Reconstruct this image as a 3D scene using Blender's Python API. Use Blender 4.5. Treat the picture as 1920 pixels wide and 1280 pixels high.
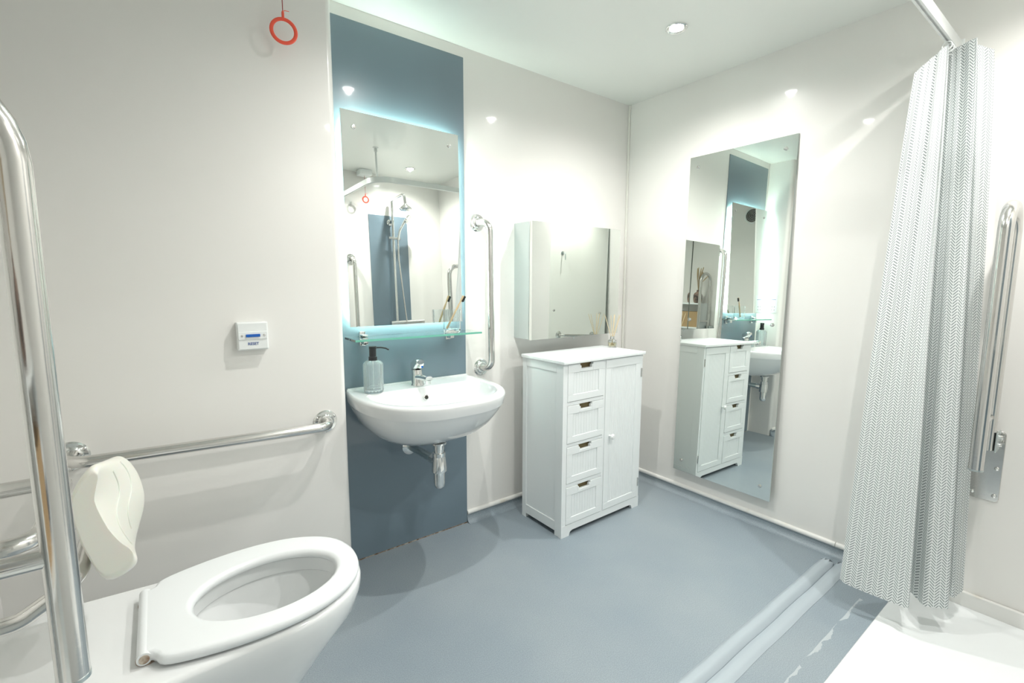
import bpy, bmesh, math, random
from mathutils import Vector, Matrix
random.seed(4)
S = bpy.context.scene
for o in list(bpy.data.objects): bpy.data.objects.remove(o)
COL = S.collection
H = 2.2            # ceiling height
XD = -2.66         # left wall
YE = -2.10         # front wall (shower wall)
BX, BD = -1.748, 0.18   # boxed-out wall: end and depth

# ---------------------------------------------------------------- camera
cam_d = bpy.data.cameras.new('camera'); cam = bpy.data.objects.new('camera', cam_d); COL.objects.link(cam)
yaw, pitch, roll = 0.647, -0.1203, 0.0029
f = Vector((math.sin(yaw)*math.cos(pitch), math.cos(yaw)*math.cos(pitch), math.sin(pitch)))
r = Vector((math.cos(yaw), -math.sin(yaw), 0)); u = r.cross(f)
r2 = math.cos(roll)*r + math.sin(roll)*u; u2 = -math.sin(roll)*r + math.cos(roll)*u
cam.matrix_world = Matrix(((r2.x, u2.x, -f.x, -2.2833), (r2.y, u2.y, -f.y, -1.8914), (r2.z, u2.z, -f.z, 1.1663), (0, 0, 0, 1)))
cam_d.sensor_width = 36; cam_d.lens = 0.8825*1000*36/1920; cam_d.clip_start = 0.02
S.camera = cam

# ---------------------------------------------------------------- world, view
w = bpy.data.worlds.new('world'); S.world = w; w.use_nodes = True
w.node_tree.nodes['Background'].inputs[0].default_value = (0.8, 0.9, 1, 1)
w.node_tree.nodes['Background'].inputs[1].default_value = 0.05
S.view_settings.view_transform = 'Standard'; S.view_settings.look = 'None'
S.view_settings.gamma = 1; S.view_settings.use_curve_mapping = False
S.view_settings.exposure = 0.27
SPOT_W = 35.0
LED_E = 54.0

# ---------------------------------------------------------------- materials
def lin(c):
    return tuple(((x/255)/12.92 if x/255 <= 0.04045 else ((x/255+0.055)/1.055)**2.4) for x in c)
def pm(name, rgb=None, rough=.5, metal=0, coat=0, trans=0, ior=1.5, spec=.5, emit=None, es=0, l=None, bump=None, sss=0):
    m = bpy.data.materials.new(name); m.use_nodes = True; nt = m.node_tree; b = nt.nodes['Principled BSDF']
    c = l if l else lin(rgb)
    b.inputs['Base Color'].default_value = (*c, 1); b.inputs['Roughness'].default_value = rough
    b.inputs['Metallic'].default_value = metal; b.inputs['Coat Weight'].default_value = coat
    b.inputs['Coat Roughness'].default_value = .05
    b.inputs['Transmission Weight'].default_value = trans; b.inputs['IOR'].default_value = ior
    b.inputs['Specular IOR Level'].default_value = spec
    if sss: b.inputs['Subsurface Weight'].default_value = sss; b.inputs['Subsurface Scale'].default_value = .02
    if emit: b.inputs['Emission Color'].default_value = (*emit, 1); b.inputs['Emission Strength'].default_value = es
    if bump:
        n = nt.nodes.new('ShaderNodeTexNoise'); n.inputs['Scale'].default_value = bump[0]; n.inputs['Detail'].default_value = 3
        tc = nt.nodes.new('ShaderNodeTexCoord'); nt.links.new(tc.outputs['Object'], n.inputs['Vector'])
        bp = nt.nodes.new('ShaderNodeBump'); bp.inputs['Strength'].default_value = bump[1]; bp.inputs['Distance'].default_value = bump[2]
        nt.links.new(n.outputs['Fac'], bp.inputs['Height']); nt.links.new(bp.outputs['Normal'], b.inputs['Normal'])
    return m
def mottle(m, scale, c1, c2, detail=4, lo=.35, hi=.65):
    nt = m.node_tree; b = nt.nodes['Principled BSDF']
    tc = nt.nodes.new('ShaderNodeTexCoord'); n = nt.nodes.new('ShaderNodeTexNoise'); cr = nt.nodes.new('ShaderNodeValToRGB')
    n.inputs['Scale'].default_value = scale; n.inputs['Detail'].default_value = detail
    cr.color_ramp.elements[0].position = lo; cr.color_ramp.elements[1].position = hi
    cr.color_ramp.elements[0].color = (*c1, 1); cr.color_ramp.elements[1].color = (*c2, 1)
    nt.links.new(tc.outputs['Object'], n.inputs['Vector']); nt.links.new(n.outputs['Fac'], cr.inputs['Fac'])
    nt.links.new(cr.outputs['Color'], b.inputs['Base Color'])
    return m
M = {}
M['wall'] = pm('glossy_wall_panel', l=(.76, .765, .725), rough=.30, coat=.55, bump=(2.2, .02, .01))
mottle(M['wall'], 1.3, (.81, .80, .765), (.83, .82, .79))
M['ceiling'] = pm('ceiling_paint', l=(.84, .86, .82), rough=.35, coat=.15)
M['blue'] = pm('blue_grey_panel', l=(.152, .212, .255), rough=.28, coat=.7, bump=(2.5, .05, .01))
M['trim'] = pm('white_pvc_trim', l=(.80, .79, .74), rough=.3)
mottle(M['trim'], 6, (.66, .58, .42), (.82, .82, .79), 5, .26, .42)
M['ceramic'] = pm('white_ceramic', l=(.84, .86, .86), rough=.12, coat=.6)
M['seat'] = pm('white_seat_plastic', l=(.84, .87, .88), rough=.28, coat=.2)
M['chrome'] = pm('chrome', l=(.80, .81, .80), rough=.08, metal=1)
M['steel'] = pm('polished_steel', l=(.70, .69, .67), rough=.17, metal=1, bump=(60, .08, .002))
M['satin'] = pm('satin_steel', l=(.62, .68, .68), rough=.30, metal=1)
M['mirror'] = pm('mirror_silver', l=(.86, .90, .87), rough=.0, metal=1)
M['cabmirror'] = pm('cabinet_mirror_silver', l=(.80, .83, .80), rough=.0, metal=1)
M['glass'] = pm('clear_glass', l=(.97, 1, 1), rough=.0, trans=1, ior=1.33)
M['ribglass'] = pm('ribbed_glass', l=(.93, 1, 1), rough=.02, trans=.86, ior=1.35)
M['edgegreen'] = pm('green_glass_edge', l=(.22, .62, .48), rough=.1, trans=.3)
M['shelfglass'] = pm('green_edged_glass', l=(.80, .97, .92), rough=.0, trans=1, ior=1.45)
M['glassedge'] = pm('mirror_edge', l=(.35, .48, .44), rough=.1)
M['white'] = pm('white_painted_wood', l=(.82, .86, .86), rough=.35, coat=.15)
M['plastic'] = pm('white_plastic', l=(.82, .85, .84), rough=.3)
M['cushion'] = pm('cream_moulded_foam', l=(.86, .86, .78), rough=.35, coat=.2, sss=.15)
M['black'] = pm('black_plastic', l=(.018, .02, .022), rough=.35)
M['dark'] = pm('dark_recess', l=(.03, .028, .02), rough=.7)
M['red'] = pm('red_plastic', l=(.90, .11, .06), rough=.35)
M['redcord'] = pm('red_cord', l=(.35, .05, .05), rough=.7)
M['bluelens'] = pm('blue_lens', l=(.01, .12, .5), rough=.15)
M['bluetext'] = pm('blue_print', l=(.05, .1, .3), rough=.4)
M['notchshade'] = pm('notch_shade_brown', l=(.16, .125, .06), rough=.4, metal=.8)  # dark brown standing in for the shade inside the drawer notches
M['rust'] = pm('rusty_metal', l=(.42, .28, .14), rough=.5, metal=.6)
mottle(M['rust'], 60, (.20, .09, .03), (.62, .56, .48))
M['bamboo'] = pm('bamboo', l=(.62, .48, .28), rough=.5)
M['reed'] = pm('rattan_reed', l=(.66, .55, .36), rough=.6)
M['oil'] = pm('amber_oil', l=(.98, .90, .66), rough=.0, trans=1, ior=1.4)
M['soap'] = pm('clear_soap', l=(.93, .98, .99), rough=.0, trans=1, ior=1.36)
M['lamp'] = pm('lamp_lens', l=(1, 1, 1), rough=.3, emit=(1, 1, .98), es=60)
M['led'] = pm('led_strip', l=(1, 1, 1), rough=.3, emit=(.82, 1, .89), es=LED_E)
M['alu'] = pm('aluminium_track', l=(.74, .76, .75), rough=.32, metal=.35)
M['threshold'] = pm('grey_rubber_threshold', l=(.42, .48, .52), rough=.38)
M['tray'] = pm('white_tray_acrylic', l=(.84, .87, .87), rough=.25, coat=.3)
M['vase'] = pm('brown_carved_vase', l=(.07, .05, .045), rough=.45)
mottle(M['vase'], 22, (.04, .035, .035), (.30, .20, .15), 1)
M['grass'] = pm('dried_grass', l=(.48, .37, .22), rough=.9)
M['towel'] = pm('white_towel', l=(.78, .8, .8), rough=.95, bump=(180, .6, .004))
M['greytowel'] = pm('dark_grey_towel', l=(.10, .12, .15), rough=.95, bump=(180, .6, .004))
# woven basket
m = pm('woven_basket', l=(.55, .38, .2), rough=.7); M['wicker'] = m
nt = m.node_tree; ck = nt.nodes.new('ShaderNodeTexChecker'); ck.inputs['Scale'].default_value = 110
ck.inputs['Color1'].default_value = (.62, .45, .25, 1); ck.inputs['Color2'].default_value = (.28, .17, .08, 1)
tc = nt.nodes.new('ShaderNodeTexCoord'); nt.links.new(tc.outputs['Object'], ck.inputs['Vector']); nt.links.new(ck.outputs['Color'], nt.nodes['Principled BSDF'].inputs['Base Color'])
# vinyl floor with fine sparkle and faint worn patches
m = pm('grey_safety_vinyl', l=(.29, .345, .385), rough=.42, bump=(420, .25, .001)); M['floor'] = m
nt = m.node_tree; b = nt.nodes['Principled BSDF']; tc = nt.nodes.new('ShaderNodeTexCoord')
n1 = nt.nodes.new('ShaderNodeTexNoise'); n1.inputs['Scale'].default_value = 1.6; n1.inputs['Detail'].default_value = 6
n2 = nt.nodes.new('ShaderNodeTexNoise'); n2.inputs['Scale'].default_value = 380
for n in (n1, n2): nt.links.new(tc.outputs['Object'], n.inputs['Vector'])
c1 = nt.nodes.new('ShaderNodeValToRGB'); c1.color_ramp.elements[0].position = .4; c1.color_ramp.elements[1].position = .62
c1.color_ramp.elements[0].color = (.265, .32, .36, 1); c1.color_ramp.elements[1].color = (.31, .36, .39, 1)
c2 = nt.nodes.new('ShaderNodeValToRGB'); c2.color_ramp.elements[0].position = .35; c2.color_ramp.elements[1].position = .72
c2.color_ramp.elements[0].color = (.84, .84, .84, 1); c2.color_ramp.elements[1].color = (1.2, 1.2, 1.2, 1)
mx = nt.nodes.new('ShaderNodeMix'); mx.data_type = 'RGBA'; mx.blend_type = 'MULTIPLY'; mx.inputs[0].default_value = 1
nt.links.new(n1.outputs['Fac'], c1.inputs['Fac']); nt.links.new(n2.outputs['Fac'], c2.inputs['Fac'])
nt.links.new(c1.outputs['Color'], mx.inputs[6]); nt.links.new(c2.outputs['Color'], mx.inputs[7])
# smear of old white sealant on the floor near the tray
def fm(op, a, bb=None, cc=None):
    n = nt.nodes.new('ShaderNodeMath'); n.operation = op
    for i, x in enumerate((a, bb, cc)):
        if x is None: continue
        if isinstance(x, (int, float)): n.inputs[i].default_value = x
        else: nt.links.new(x, n.inputs[i])
    return n.outputs[0]
sx_ = nt.nodes.new('ShaderNodeSeparateXYZ'); nt.links.new(tc.outputs['Object'], sx_.inputs[0])
n3 = nt.nodes.new('ShaderNodeTexNoise'); n3.inputs['Scale'].default_value = 14; n3.inputs['Detail'].default_value = 6; nt.links.new(tc.outputs['Object'], n3.inputs['Vector'])
dy_ = fm('ABSOLUTE', fm('ADD', fm('SUBTRACT', sx_.outputs[1], -1.374), fm('MULTIPLY', fm('SUBTRACT', n3.outputs['Fac'], .5), .035)))
wd_ = fm('MULTIPLY', fm('SUBTRACT', n3.outputs['Fac'], .38), .026)
ms_ = fm('MULTIPLY', fm('LESS_THAN', dy_, wd_), fm('MULTIPLY', fm('GREATER_THAN', sx_.outputs[0], -.95), fm('LESS_THAN', sx_.outputs[0], -.25)))
mx2 = nt.nodes.new('ShaderNodeMix'); mx2.data_type = 'RGBA'; nt.links.new(fm('MULTIPLY', ms_, .5), mx2.inputs[0]); nt.links.new(mx.outputs[2], mx2.inputs[6]); mx2.inputs[7].default_value = (.62, .66, .66, 1)
nt.links.new(mx2.outputs[2], b.inputs['Base Color'])
# herringbone curtain
m = pm('herringbone_curtain', l=(.8, .83, .83), rough=.8); M['curtain'] = m
nt = m.node_tree; b = nt.nodes['Principled BSDF']
def math_n(op, a, bb=None):
    n = nt.nodes.new('ShaderNodeMath'); n.operation = op
    for i, x in enumerate((a, bb)):
        if x is None: continue
        if isinstance(x, (int, float)): n.inputs[i].default_value = x
        else: nt.links.new(x, n.inputs[i])
    return n.outputs[0]
uv = nt.nodes.new('ShaderNodeUVMap'); uv.uv_map = 'UVMap'; sp = nt.nodes.new('ShaderNodeSeparateXYZ'); nt.links.new(uv.outputs[0], sp.inputs[0])
fu = math_n('FRACT', math_n('DIVIDE', sp.outputs[0], .036))
tri = math_n('ABSOLUTE', math_n('SUBTRACT', fu, .5))                 # 0 .. .5
sv = math_n('FRACT', math_n('DIVIDE', math_n('SUBTRACT', sp.outputs[1], math_n('MULTIPLY', tri, .034)), .0098))
stripe = math_n('LESS_THAN', sv, .45)
gap = math_n('MULTIPLY', math_n('GREATER_THAN', tri, .035), math_n('LESS_THAN', tri, .47))
pat = math_n('MULTIPLY', stripe, gap)
geo = nt.nodes.new('ShaderNodeNewGeometry')
back = math_n('MULTIPLY', math_n('SUBTRACT', 1.0, math_n('MULTIPLY', geo.outputs['Backfacing'], .72)), pat)
mx = nt.nodes.new('ShaderNodeMix'); mx.data_type = 'RGBA'; nt.links.new(back, mx.inputs[0])
mx.inputs[6].default_value = (.90, .92, .92, 1); mx.inputs[7].default_value = (.30, .34, .34, 1)
nt.links.new(mx.outputs[2], b.inputs['Base Color'])
tr = nt.nodes.new('ShaderNodeBsdfTranslucent'); nt.links.new(mx.outputs[2], tr.inputs['Color'])
ms = nt.nodes.new('ShaderNodeMixShader'); ms.inputs[0].default_value = .28
nt.links.new(b.outputs[0], ms.inputs[1]); nt.links.new(tr.outputs[0], ms.inputs[2]); nt.links.new(ms.outputs[0], nt.nodes['Material Output'].inputs[0])

# ---------------------------------------------------------------- helpers
def obj(name, bm, mat, parent=None, sharp=38, flat=False, bevel=None, wn=True):
    bmesh.ops.recalc_face_normals(bm, faces=bm.faces)
    for e in bm.edges:
        if len(e.link_faces) == 2 and e.calc_face_angle(0) > math.radians(sharp): e.smooth = False
    for fc in bm.faces: fc.smooth = not flat
    me = bpy.data.meshes.new(name); bm.to_mesh(me); bm.free()
    if isinstance(mat, str): mat = M[mat]
    me.materials.append(mat)
    o = bpy.data.objects.new(name, me); COL.objects.link(o)
    if parent: o.parent = parent
    if not flat and wn:
        md = o.modifiers.new('weighted_normal', 'WEIGHTED_NORMAL'); md.keep_sharp = True; md.weight = 90
    return o
def tag(o, label=None, cat=None, group=None, kind=None):
    if label: o['label'] = label
    if cat: o['category'] = cat
    if group: o['group'] = group
    if kind: o['kind'] = kind
    return o
def thing(name, label, cat, loc, group=None):
    o = bpy.data.objects.new(name, None); COL.objects.link(o); o.location = loc; o.empty_display_size = .05
    bpy.context.view_layer.update()
    return tag(o, label, cat, group)
def place(o, parent):
    "child given in world coordinates: keep it there"
    o.parent = parent; p = parent; L = Vector((0, 0, 0))
    while p: L += p.location; p = p.parent
    o.location = -L
    return o
def rebase(root):
    "moves every mesh so that its origin is where its thing stands"
    return root
def part(name, bm, mat, root, **k):
    # geometry is in world coordinates; shift into root's frame
    p = root; L = Vector((0, 0, 0))
    while p is not None: L += p.location; p = p.parent
    bmesh.ops.translate(bm, vec=-L, verts=bm.verts)
    return obj(name, bm, mat, root, **k)
def solo(name, bm, mat, label, cat, loc, group=None, **k):
    bmesh.ops.translate(bm, vec=-Vector(loc), verts=bm.verts)
    o = obj(name, bm, mat, None, **k); o.location = loc
    return tag(o, label, cat, group)
def struct(name, bm, mat, **k):
    o = obj(name, bm, mat, **k); o['kind'] = 'structure'; return o
def box(bm, x0, x1, y0, y1, z0, z1, bev=0, seg=2):
    n0 = set(bm.verts)
    x0, x1 = min(x0, x1), max(x0, x1); y0, y1 = min(y0, y1), max(y0, y1); z0, z1 = min(z0, z1), max(z0, z1)
    vs = [bm.verts.new((x, y, z)) for x in (x0, x1) for y in (y0, y1) for z in (z0, z1)]
    F = [(0, 1, 3, 2), (4, 6, 7, 5), (0, 4, 5, 1), (2, 3, 7, 6), (0, 2, 6, 4), (1, 5, 7, 3)]
    fs = [bm.faces.new([vs[i] for i in q]) for q in F]
    if bev:
        es = list({e for fc in fs for e in fc.edges})
        bmesh.ops.bevel(bm, geom=es, offset=bev, segments=seg, profile=.5, affect='EDGES', clamp_overlap=True)
    return [v for v in bm.verts if v not in n0]
def mkbox(*a, **k):
    bm = bmesh.new(); box(bm, *a, **k); return bm
def fillet(pts, rad, n=8):
    P = [Vector(p) for p in pts]; out = [P[0]]
    for i in range(1, len(P)-1):
        a, b, c = P[i-1], P[i], P[i+1]; d1 = (a-b).normalized(); d2 = (c-b).normalized()
        ang = d1.angle(d2); 
        if ang > 3.1: out.append(b); continue
        rr = rad[i-1] if isinstance(rad, (list, tuple)) else rad
        t = min(rr/math.tan(ang/2), (a-b).length*.49 if i > 1 else (a-b).length*.98, (c-b).length*.49 if i < len(P)-2 else (c-b).length*.98)
        R_ = t*math.tan(ang/2); cen = b+(d1+d2).normalized()*(R_/math.sin(ang/2))
        s = b+d1*t; e = b+d2*t; v1 = s-cen; v2 = e-cen; tot = v1.angle(v2); ax = v1.cross(v2).normalized()
        for k in range(n+1): out.append(cen+Matrix.Rotation(tot*k/n, 3, ax) @ v1)
    out.append(P[-1]); return out
def tube(bm, pts, rad, seg=20, cap=True, rfun=None):
    P = [Vector(p) for p in pts]; n = len(P)
    T = [(P[min(i+1, n-1)]-P[max(i-1, 0)]).normalized() for i in range(n)]
    ref = Vector((0, 0, 1)) if abs(T[0].z) < .9 else Vector((1, 0, 0))
    N = (ref-T[0]*ref.dot(T[0])).normalized(); rings = []
    for i in range(n):
        if i: N = (N-T[i]*N.dot(T[i])).normalized()
        B = T[i].cross(N); rr = rfun(i/(n-1)) if rfun else rad
        rings.append([bm.verts.new(P[i]+(N*math.cos(a)+B*math.sin(a))*rr) for a in [2*math.pi*k/seg for k in range(seg)]])
    for i in range(n-1):
        for k in range(seg): bm.faces.new((rings[i][k], rings[i][(k+1) % seg], rings[i+1][(k+1) % seg], rings[i+1][k]))
    if cap: bm.faces.new(rings[0][::-1]); bm.faces.new(rings[-1])
    return bm
def lathe(bm, prof, origin, axis=(0, 0, 1), seg=32, rf=None):
    "prof: list of (radius, height along axis)"
    A = Vector(axis).normalized(); ref = Vector((0, 0, 1)) if abs(A.z) < .9 else Vector((1, 0, 0))
    N = (ref-A*ref.dot(A)).normalized(); B = A.cross(N); O = Vector(origin); rings = []
    for rr, h in prof:
        if rr < 1e-6: rings.append([bm.verts.new(O+A*h)])
        else: rings.append([bm.verts.new(O+A*h+(N*math.cos(a)+B*math.sin(a))*(rr*(rf(a, h) if rf else 1))) for a in [2*math.pi*k/seg for k in range(seg)]])
    for i in range(len(rings)-1):
        a, b = rings[i], rings[i+1]
        for k in range(seg):
            k2 = (k+1) % seg
            if len(a) == 1 and len(b) == 1: continue
            if len(a) == 1: bm.faces.new((a[0], b[k2], b[k]))
            elif len(b) == 1: bm.faces.new((a[k], a[k2], b[0]))
            else: bm.faces.new((a[k], a[k2], b[k2], b[k]))
    if len(rings[0]) > 1: bm.faces.new(rings[0][::-1])
    if len(rings[-1]) > 1: bm.faces.new(rings[-1])
    return bm
def loft(bm, rings, closed=True, cap0=True, cap1=True):
    V = [[bm.verts.new(p) for p in rg] for rg in rings]; n = len(V[0])
    for i in range(len(V)-1):
        for k in range(n if closed else n-1):
            bm.faces.new((V[i][k], V[i][(k+1) % n], V[i+1][(k+1) % n], V[i+1][k]))
    if cap0: bm.faces.new(V[0][::-1])
    if cap1: bm.faces.new(V[-1])
    return V
def prism(bm, outline, z0, z1):
    a = [bm.verts.new((x, y, z0)) for x, y in outline]; b = [bm.verts.new((x, y, z1)) for x, y in outline]; n = len(a)
    for k in range(n): bm.faces.new((a[k], a[(k+1) % n], b[(k+1) % n], b[k]))
    bm.faces.new(a[::-1]); bm.faces.new(b)
def copy_tree(o, parent=None):
    c = o.copy(); COL.objects.link(c)
    if parent: c.parent = parent
    for ch in [x for x in bpy.data.objects if x.parent == o]: copy_tree(ch, c)
    return c

# ---------------------------------------------------------------- room shell
T = .1
struct('floor', mkbox(XD-T, T, YE-T, T, -.1, 0), 'floor', flat=True)
struct('ceiling', mkbox(XD-T, T, YE-T, T, H, H+.1), 'ceiling', flat=True)
struct('wall_back', mkbox(XD, T, 0, T, 0, H), 'wall', flat=True)
struct('wall_right', mkbox(0, T, YE-T, 0, 0, H), 'wall', flat=True)
struct('wall_front', mkbox(XD-T, 0, YE-T, YE, 0, H), 'wall', flat=True)
struct('wall_left', mkbox(XD-T, XD, YE, T, 0, H), 'wall', flat=True)
# boxed-out service wall beside the basin, rounded outer corner
bm = bmesh.new(); rr = .022; out = [(XD, 0), (XD, -BD)]
for k in range(9):
    a = -math.pi/2 + k/8*math.pi/2; out.append((BX-rr+rr*math.cos(a), -BD+rr+rr*math.sin(a)))
out.append((BX, 0)); prism(bm, out, 0, H)
struct('wall_boxing', bm, 'wall', sharp=30)
# flooring upstands and the white capping strips over them
def cove(bm, p0, p1, nrm):
    p0 = Vector(p0); p1 = Vector(p1); n = Vector(nrm); prof = [(0, .052), (.003, .052), (.003, .030)]
    for k in range(7):
        a = k/6*math.pi/2; prof.append((.003+.028*(1-math.cos(a)), .030*(1-math.sin(a))+.0004))
    prof.append((0, .0004))
    loft(bm, [[p+n*d+Vector((0, 0, z)) for d, z in prof] for p in (p0, p1)])
XB0, XB1 = BX+.001, -1.1305
bm = bmesh.new(); cove(bm, (XB1+.001, 0, 0), (0, 0, 0), (0, -1, 0)); struct('baseboard_back', bm, 'floor')
bm = bmesh.new(); cove(bm, (0, 0, 0), (0, -1.44, 0), (-1, 0, 0)); struct('baseboard_right', bm, 'floor')
bm = bmesh.new(); cove(bm, (XD, -BD, 0), (BX, -BD, 0), (0, -1, 0)); struct('baseboard_boxing', bm, 'floor')
def half_round(bm, p0, p1, nrm, z0=.040, z1=.062, dpt=.010):
    n = Vector(nrm); prof = [(0, z0)]
    for k in range(9):
        a = -math.pi/2+k/8*math.pi; prof.append((.002+dpt*math.cos(a), (z0+z1)/2+(z1-z0)/2*math.sin(a)))
    prof.append((0, z1))
    loft(bm, [[Vector(p)+n*d+Vector((0, 0, z)) for d, z in prof] for p in (p0, p1)])
bm = bmesh.new(); half_round(bm, (XB1+.001, 0, 0), (-.78, 0, 0), (0, -1, 0)); half_round(bm, (-.779, 0, 0), (-.012, 0, 0), (0, -1, 0)); struct('trim_1', bm, 'trim')
bm = bmesh.new(); half_round(bm, (0, -.0, 0), (0, -1.205, 0), (-1, 0, 0)); half_round(bm, (0, -1.207, 0), (0, -1.44, 0), (-1, 0, 0)); struct('trim_2', bm, 'trim')
bm = bmesh.new(); half_round(bm, (XD, -BD, 0), (BX-.015, -BD, 0), (0, -1, 0)); struct('trim_3', bm, 'trim')
bm = mkbox(-.012, 0, -.012, 0, .06, H, bev=.004); struct('trim_4', bm, 'trim')
M['bead'] = pm('white_bead', l=(.80, .80, .74), rough=.3)
bpy.data.objects['trim_4'].data.materials[0] = M['bead']
bm = mkbox(-.018, -.0005, YE, -1.44, .0, .064, bev=.004); o = struct('trim_5', bm, 'trim')

# blue-grey wall panels
bm = mkbox(-1.722, XB1, -.004, -.0002, .002, 2.155, bev=.0012)
solo('wall_panel', bm, 'blue', 'tall blue-grey glossy wall panel rising from the floor behind the basin and backlit mirror', 'wall panel', (-1.43, 0, .001))
bm = mkbox(-1.722, XB1, -.0052, -.0003, -.0, .004); struct('trim_6', bm, 'rust')
bm = mkbox(-.697, -.341, YE+.0002, YE+.004, .07, 1.868, bev=.0012)
solo('wall_panel', bm, 'blue', 'narrower blue-grey panel behind the shower, seen in the backlit mirror', 'wall panel', (-.52, YE, .07))

# ---------------------------------------------------------------- ceiling downlights
def downlight(x, y, label):
    t = thing('ceiling_downlight', label, 'light', (x, y, H), 'recessed ceiling spotlights')
    bm = bmesh.new(); lathe(bm, [(.0425, -.0005), (.0425, -.004), (.039, -.006), (.033, -.005), (.0275, -.001)], (x, y, H), seg=40)
    part('bezel', bm, 'chrome', t)
    bm = bmesh.new(); lathe(bm, [(.027, -.0012), (.027, -.0035), (0, -.0045)], (x, y, H), seg=32)
    part('lamp_lens', bm, 'lamp', t)
    ld = bpy.data.lights.new('spot_lamp', 'SPOT'); ld.energy = SPOT_W; ld.spot_size = math.radians(153); ld.spot_blend = .85
    ld.shadow_soft_size = .012; ld.color = (1, .98, .945)
    lo = bpy.data.objects.new('spot_lamp', ld); COL.objects.link(lo); lo.parent = t; lo.location = (0, 0, -.011)
downlight(-.523, -.660, 'chrome ceiling spotlight above the white storage cabinet, the only one seen directly')
downlight(-1.384, -.761, 'chrome ceiling spotlight before the basin, seen as a glint in the blue panel')
downlight(-.458, -1.78, 'recessed chrome spotlight over the shower, seen in the backlit mirror')
downlight(-1.28, -1.80, 'recessed chrome spotlight in the ceiling near the front wall, unseen, placed for light balance')  # unseen lamp suggested by a wall glint, positioned to balance the light

# ---------------------------------------------------------------- shower tray and threshold
t = solo('shower_tray', bmesh.new(), 'tray', 'flat white shower tray on the floor below the curtain', 'shower tray', (-.5, -1.8, 0)) if False else None
bm = bmesh.new()
def rrect(x0, x1, y0, y1, rad, z, n=6):
    o = []
    for cx, cy, a0 in ((x1-rad, y1-rad, 0), (x0+rad, y1-rad, 90), (x0+rad, y0+rad, 180), (x1-rad, y0+rad, 270)):
        for k in range(n+1):
            a = math.radians(a0+90*k/n); o.append((cx+rad*math.cos(a), cy+rad*math.sin(a), z))
    return o
TX0, TX1, TY0, TY1 = -1.25, -.019, YE+.001, -1.446
loft(bm, [rrect(TX0, TX1, TY0, TY1, .004, .0005), rrect(TX0, TX1, TY0, TY1, .004, .010), rrect(TX0+.004, TX1-.003, TY0+.004, TY1-.004, .004, .013),
          rrect(TX0+.052, TX1-.045, TY0+.052, TY1-.052, .02, .013), rrect(TX0+.066, TX1-.058, TY0+.066, TY1-.066, .02, .006)])
solo('shower_tray', bm, 'tray', 'low flat white shower tray with raised rim on the floor at right', 'shower tray', (-.6, -1.78, 0), sharp=60)
def ridge(y0, y1, xa, xb, h, label):
    prof = []
    for k in range(11):
        s = k/10; prof.append((y0+(y1-y0)*s, .0006+h*min(1, math.sin(math.pi*(.02+.96*s))*1.25)))
    bm = bmesh.new(); n = 24; rings = []
    for i in range(n+1):
        x = xa+(xb-xa)*i/n; e = 0.004*math.sin(i*1.7)*(1 if i else 0)
        k2 = min(1, (n-i)/2+.0)
        rings.append([(x + (.012*math.sin(j*2.1) if i == n else 0), y+e*.3, z) for j, (y, z) in enumerate([(y0, .0004)]+prof+[(y1, .0004)])])
    loft(bm, rings); solo('floor_threshold_strip', bm, 'threshold', label, 'threshold strip', ((xa+xb)/2, (y0+y1)/2, 0), sharp=50)
ridge(-1.180, -1.232, -2.25, -.088, .014, 'grey rubber floor ridge running to the right wall, the one nearer the storage cabinet')
ridge(-1.234, -1.283, -2.25, -.060, .007, 'flatter grey rubber floor strip beside the ridge, the one nearer the shower tray')

# ---------------------------------------------------------------- wall fittings
def screw(name, p, axis, parent, rad=.007, mat='chrome', h=.006):
    bm = bmesh.new(); lathe(bm, [(rad, 0), (rad, h*.4), (rad*.8, h*.8), (rad*.35, h), (0, h*1.02)], p, axis, seg=18)
    return part(name, bm, mat, parent)
def flange(p, axis, parent):
    bm = bmesh.new(); lathe(bm, [(.041, 0), (.041, .003), (.037, .008), (.028, .0085), (.0265, .012), (.023, .014), (.020, .014)], p, axis, seg=40)
    f_ = part('flange', bm, 'chrome', parent)
    A = Vector(axis); ref = Vector((0, 0, 1)); N = ref; B = A.cross(N)
    for k in range(3):
        a = math.radians(60+120*k); screw('screw', Vector(p)+(N*math.cos(a)+B*math.sin(a))*.0335+A*.0072, axis, f_, .0048, 'steel', .003)
def grab(label, pts, axis, rad=.016, fil=.045, loc=None):
    t = thing('grab_bar', label, 'grab bar', loc or pts[0])
    A = Vector(axis); bm = bmesh.new(); tube(bm, fillet([Vector(pts[0])+A*.012]+list(pts[1:-1])+[Vector(pts[-1])+A*.012], fil, 10), rad, 24)
    part('bar', bm, 'steel', t)
    flange(pts[0], axis, t); flange(pts[-1], axis, t); return t
grab('vertical polished steel grab bar on the wall between basin and mirrored cabinet',
     [(-1.063, 0, 1.452), (-1.040, -.072, 1.452), (-1.030, -.072, .768), (-1.043, 0, .768)], (0, -1, 0))
grab('horizontal polished steel grab bar on the wall beside the toilet',
     [(-2.497, -BD, .698), (-2.497, -BD-.075, .698), (-1.828, -BD-.075, .678), (-1.828, -BD, .678)], (0, -1, 0))
grab('vertical grab bar on the shower wall, seen only in the backlit mirror',
     [(-.869, YE, 1.489), (-.865, YE+.07, 1.489), (-.865, YE+.07, .85), (-.869, YE, .85)], (0, 1, 0))

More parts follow.
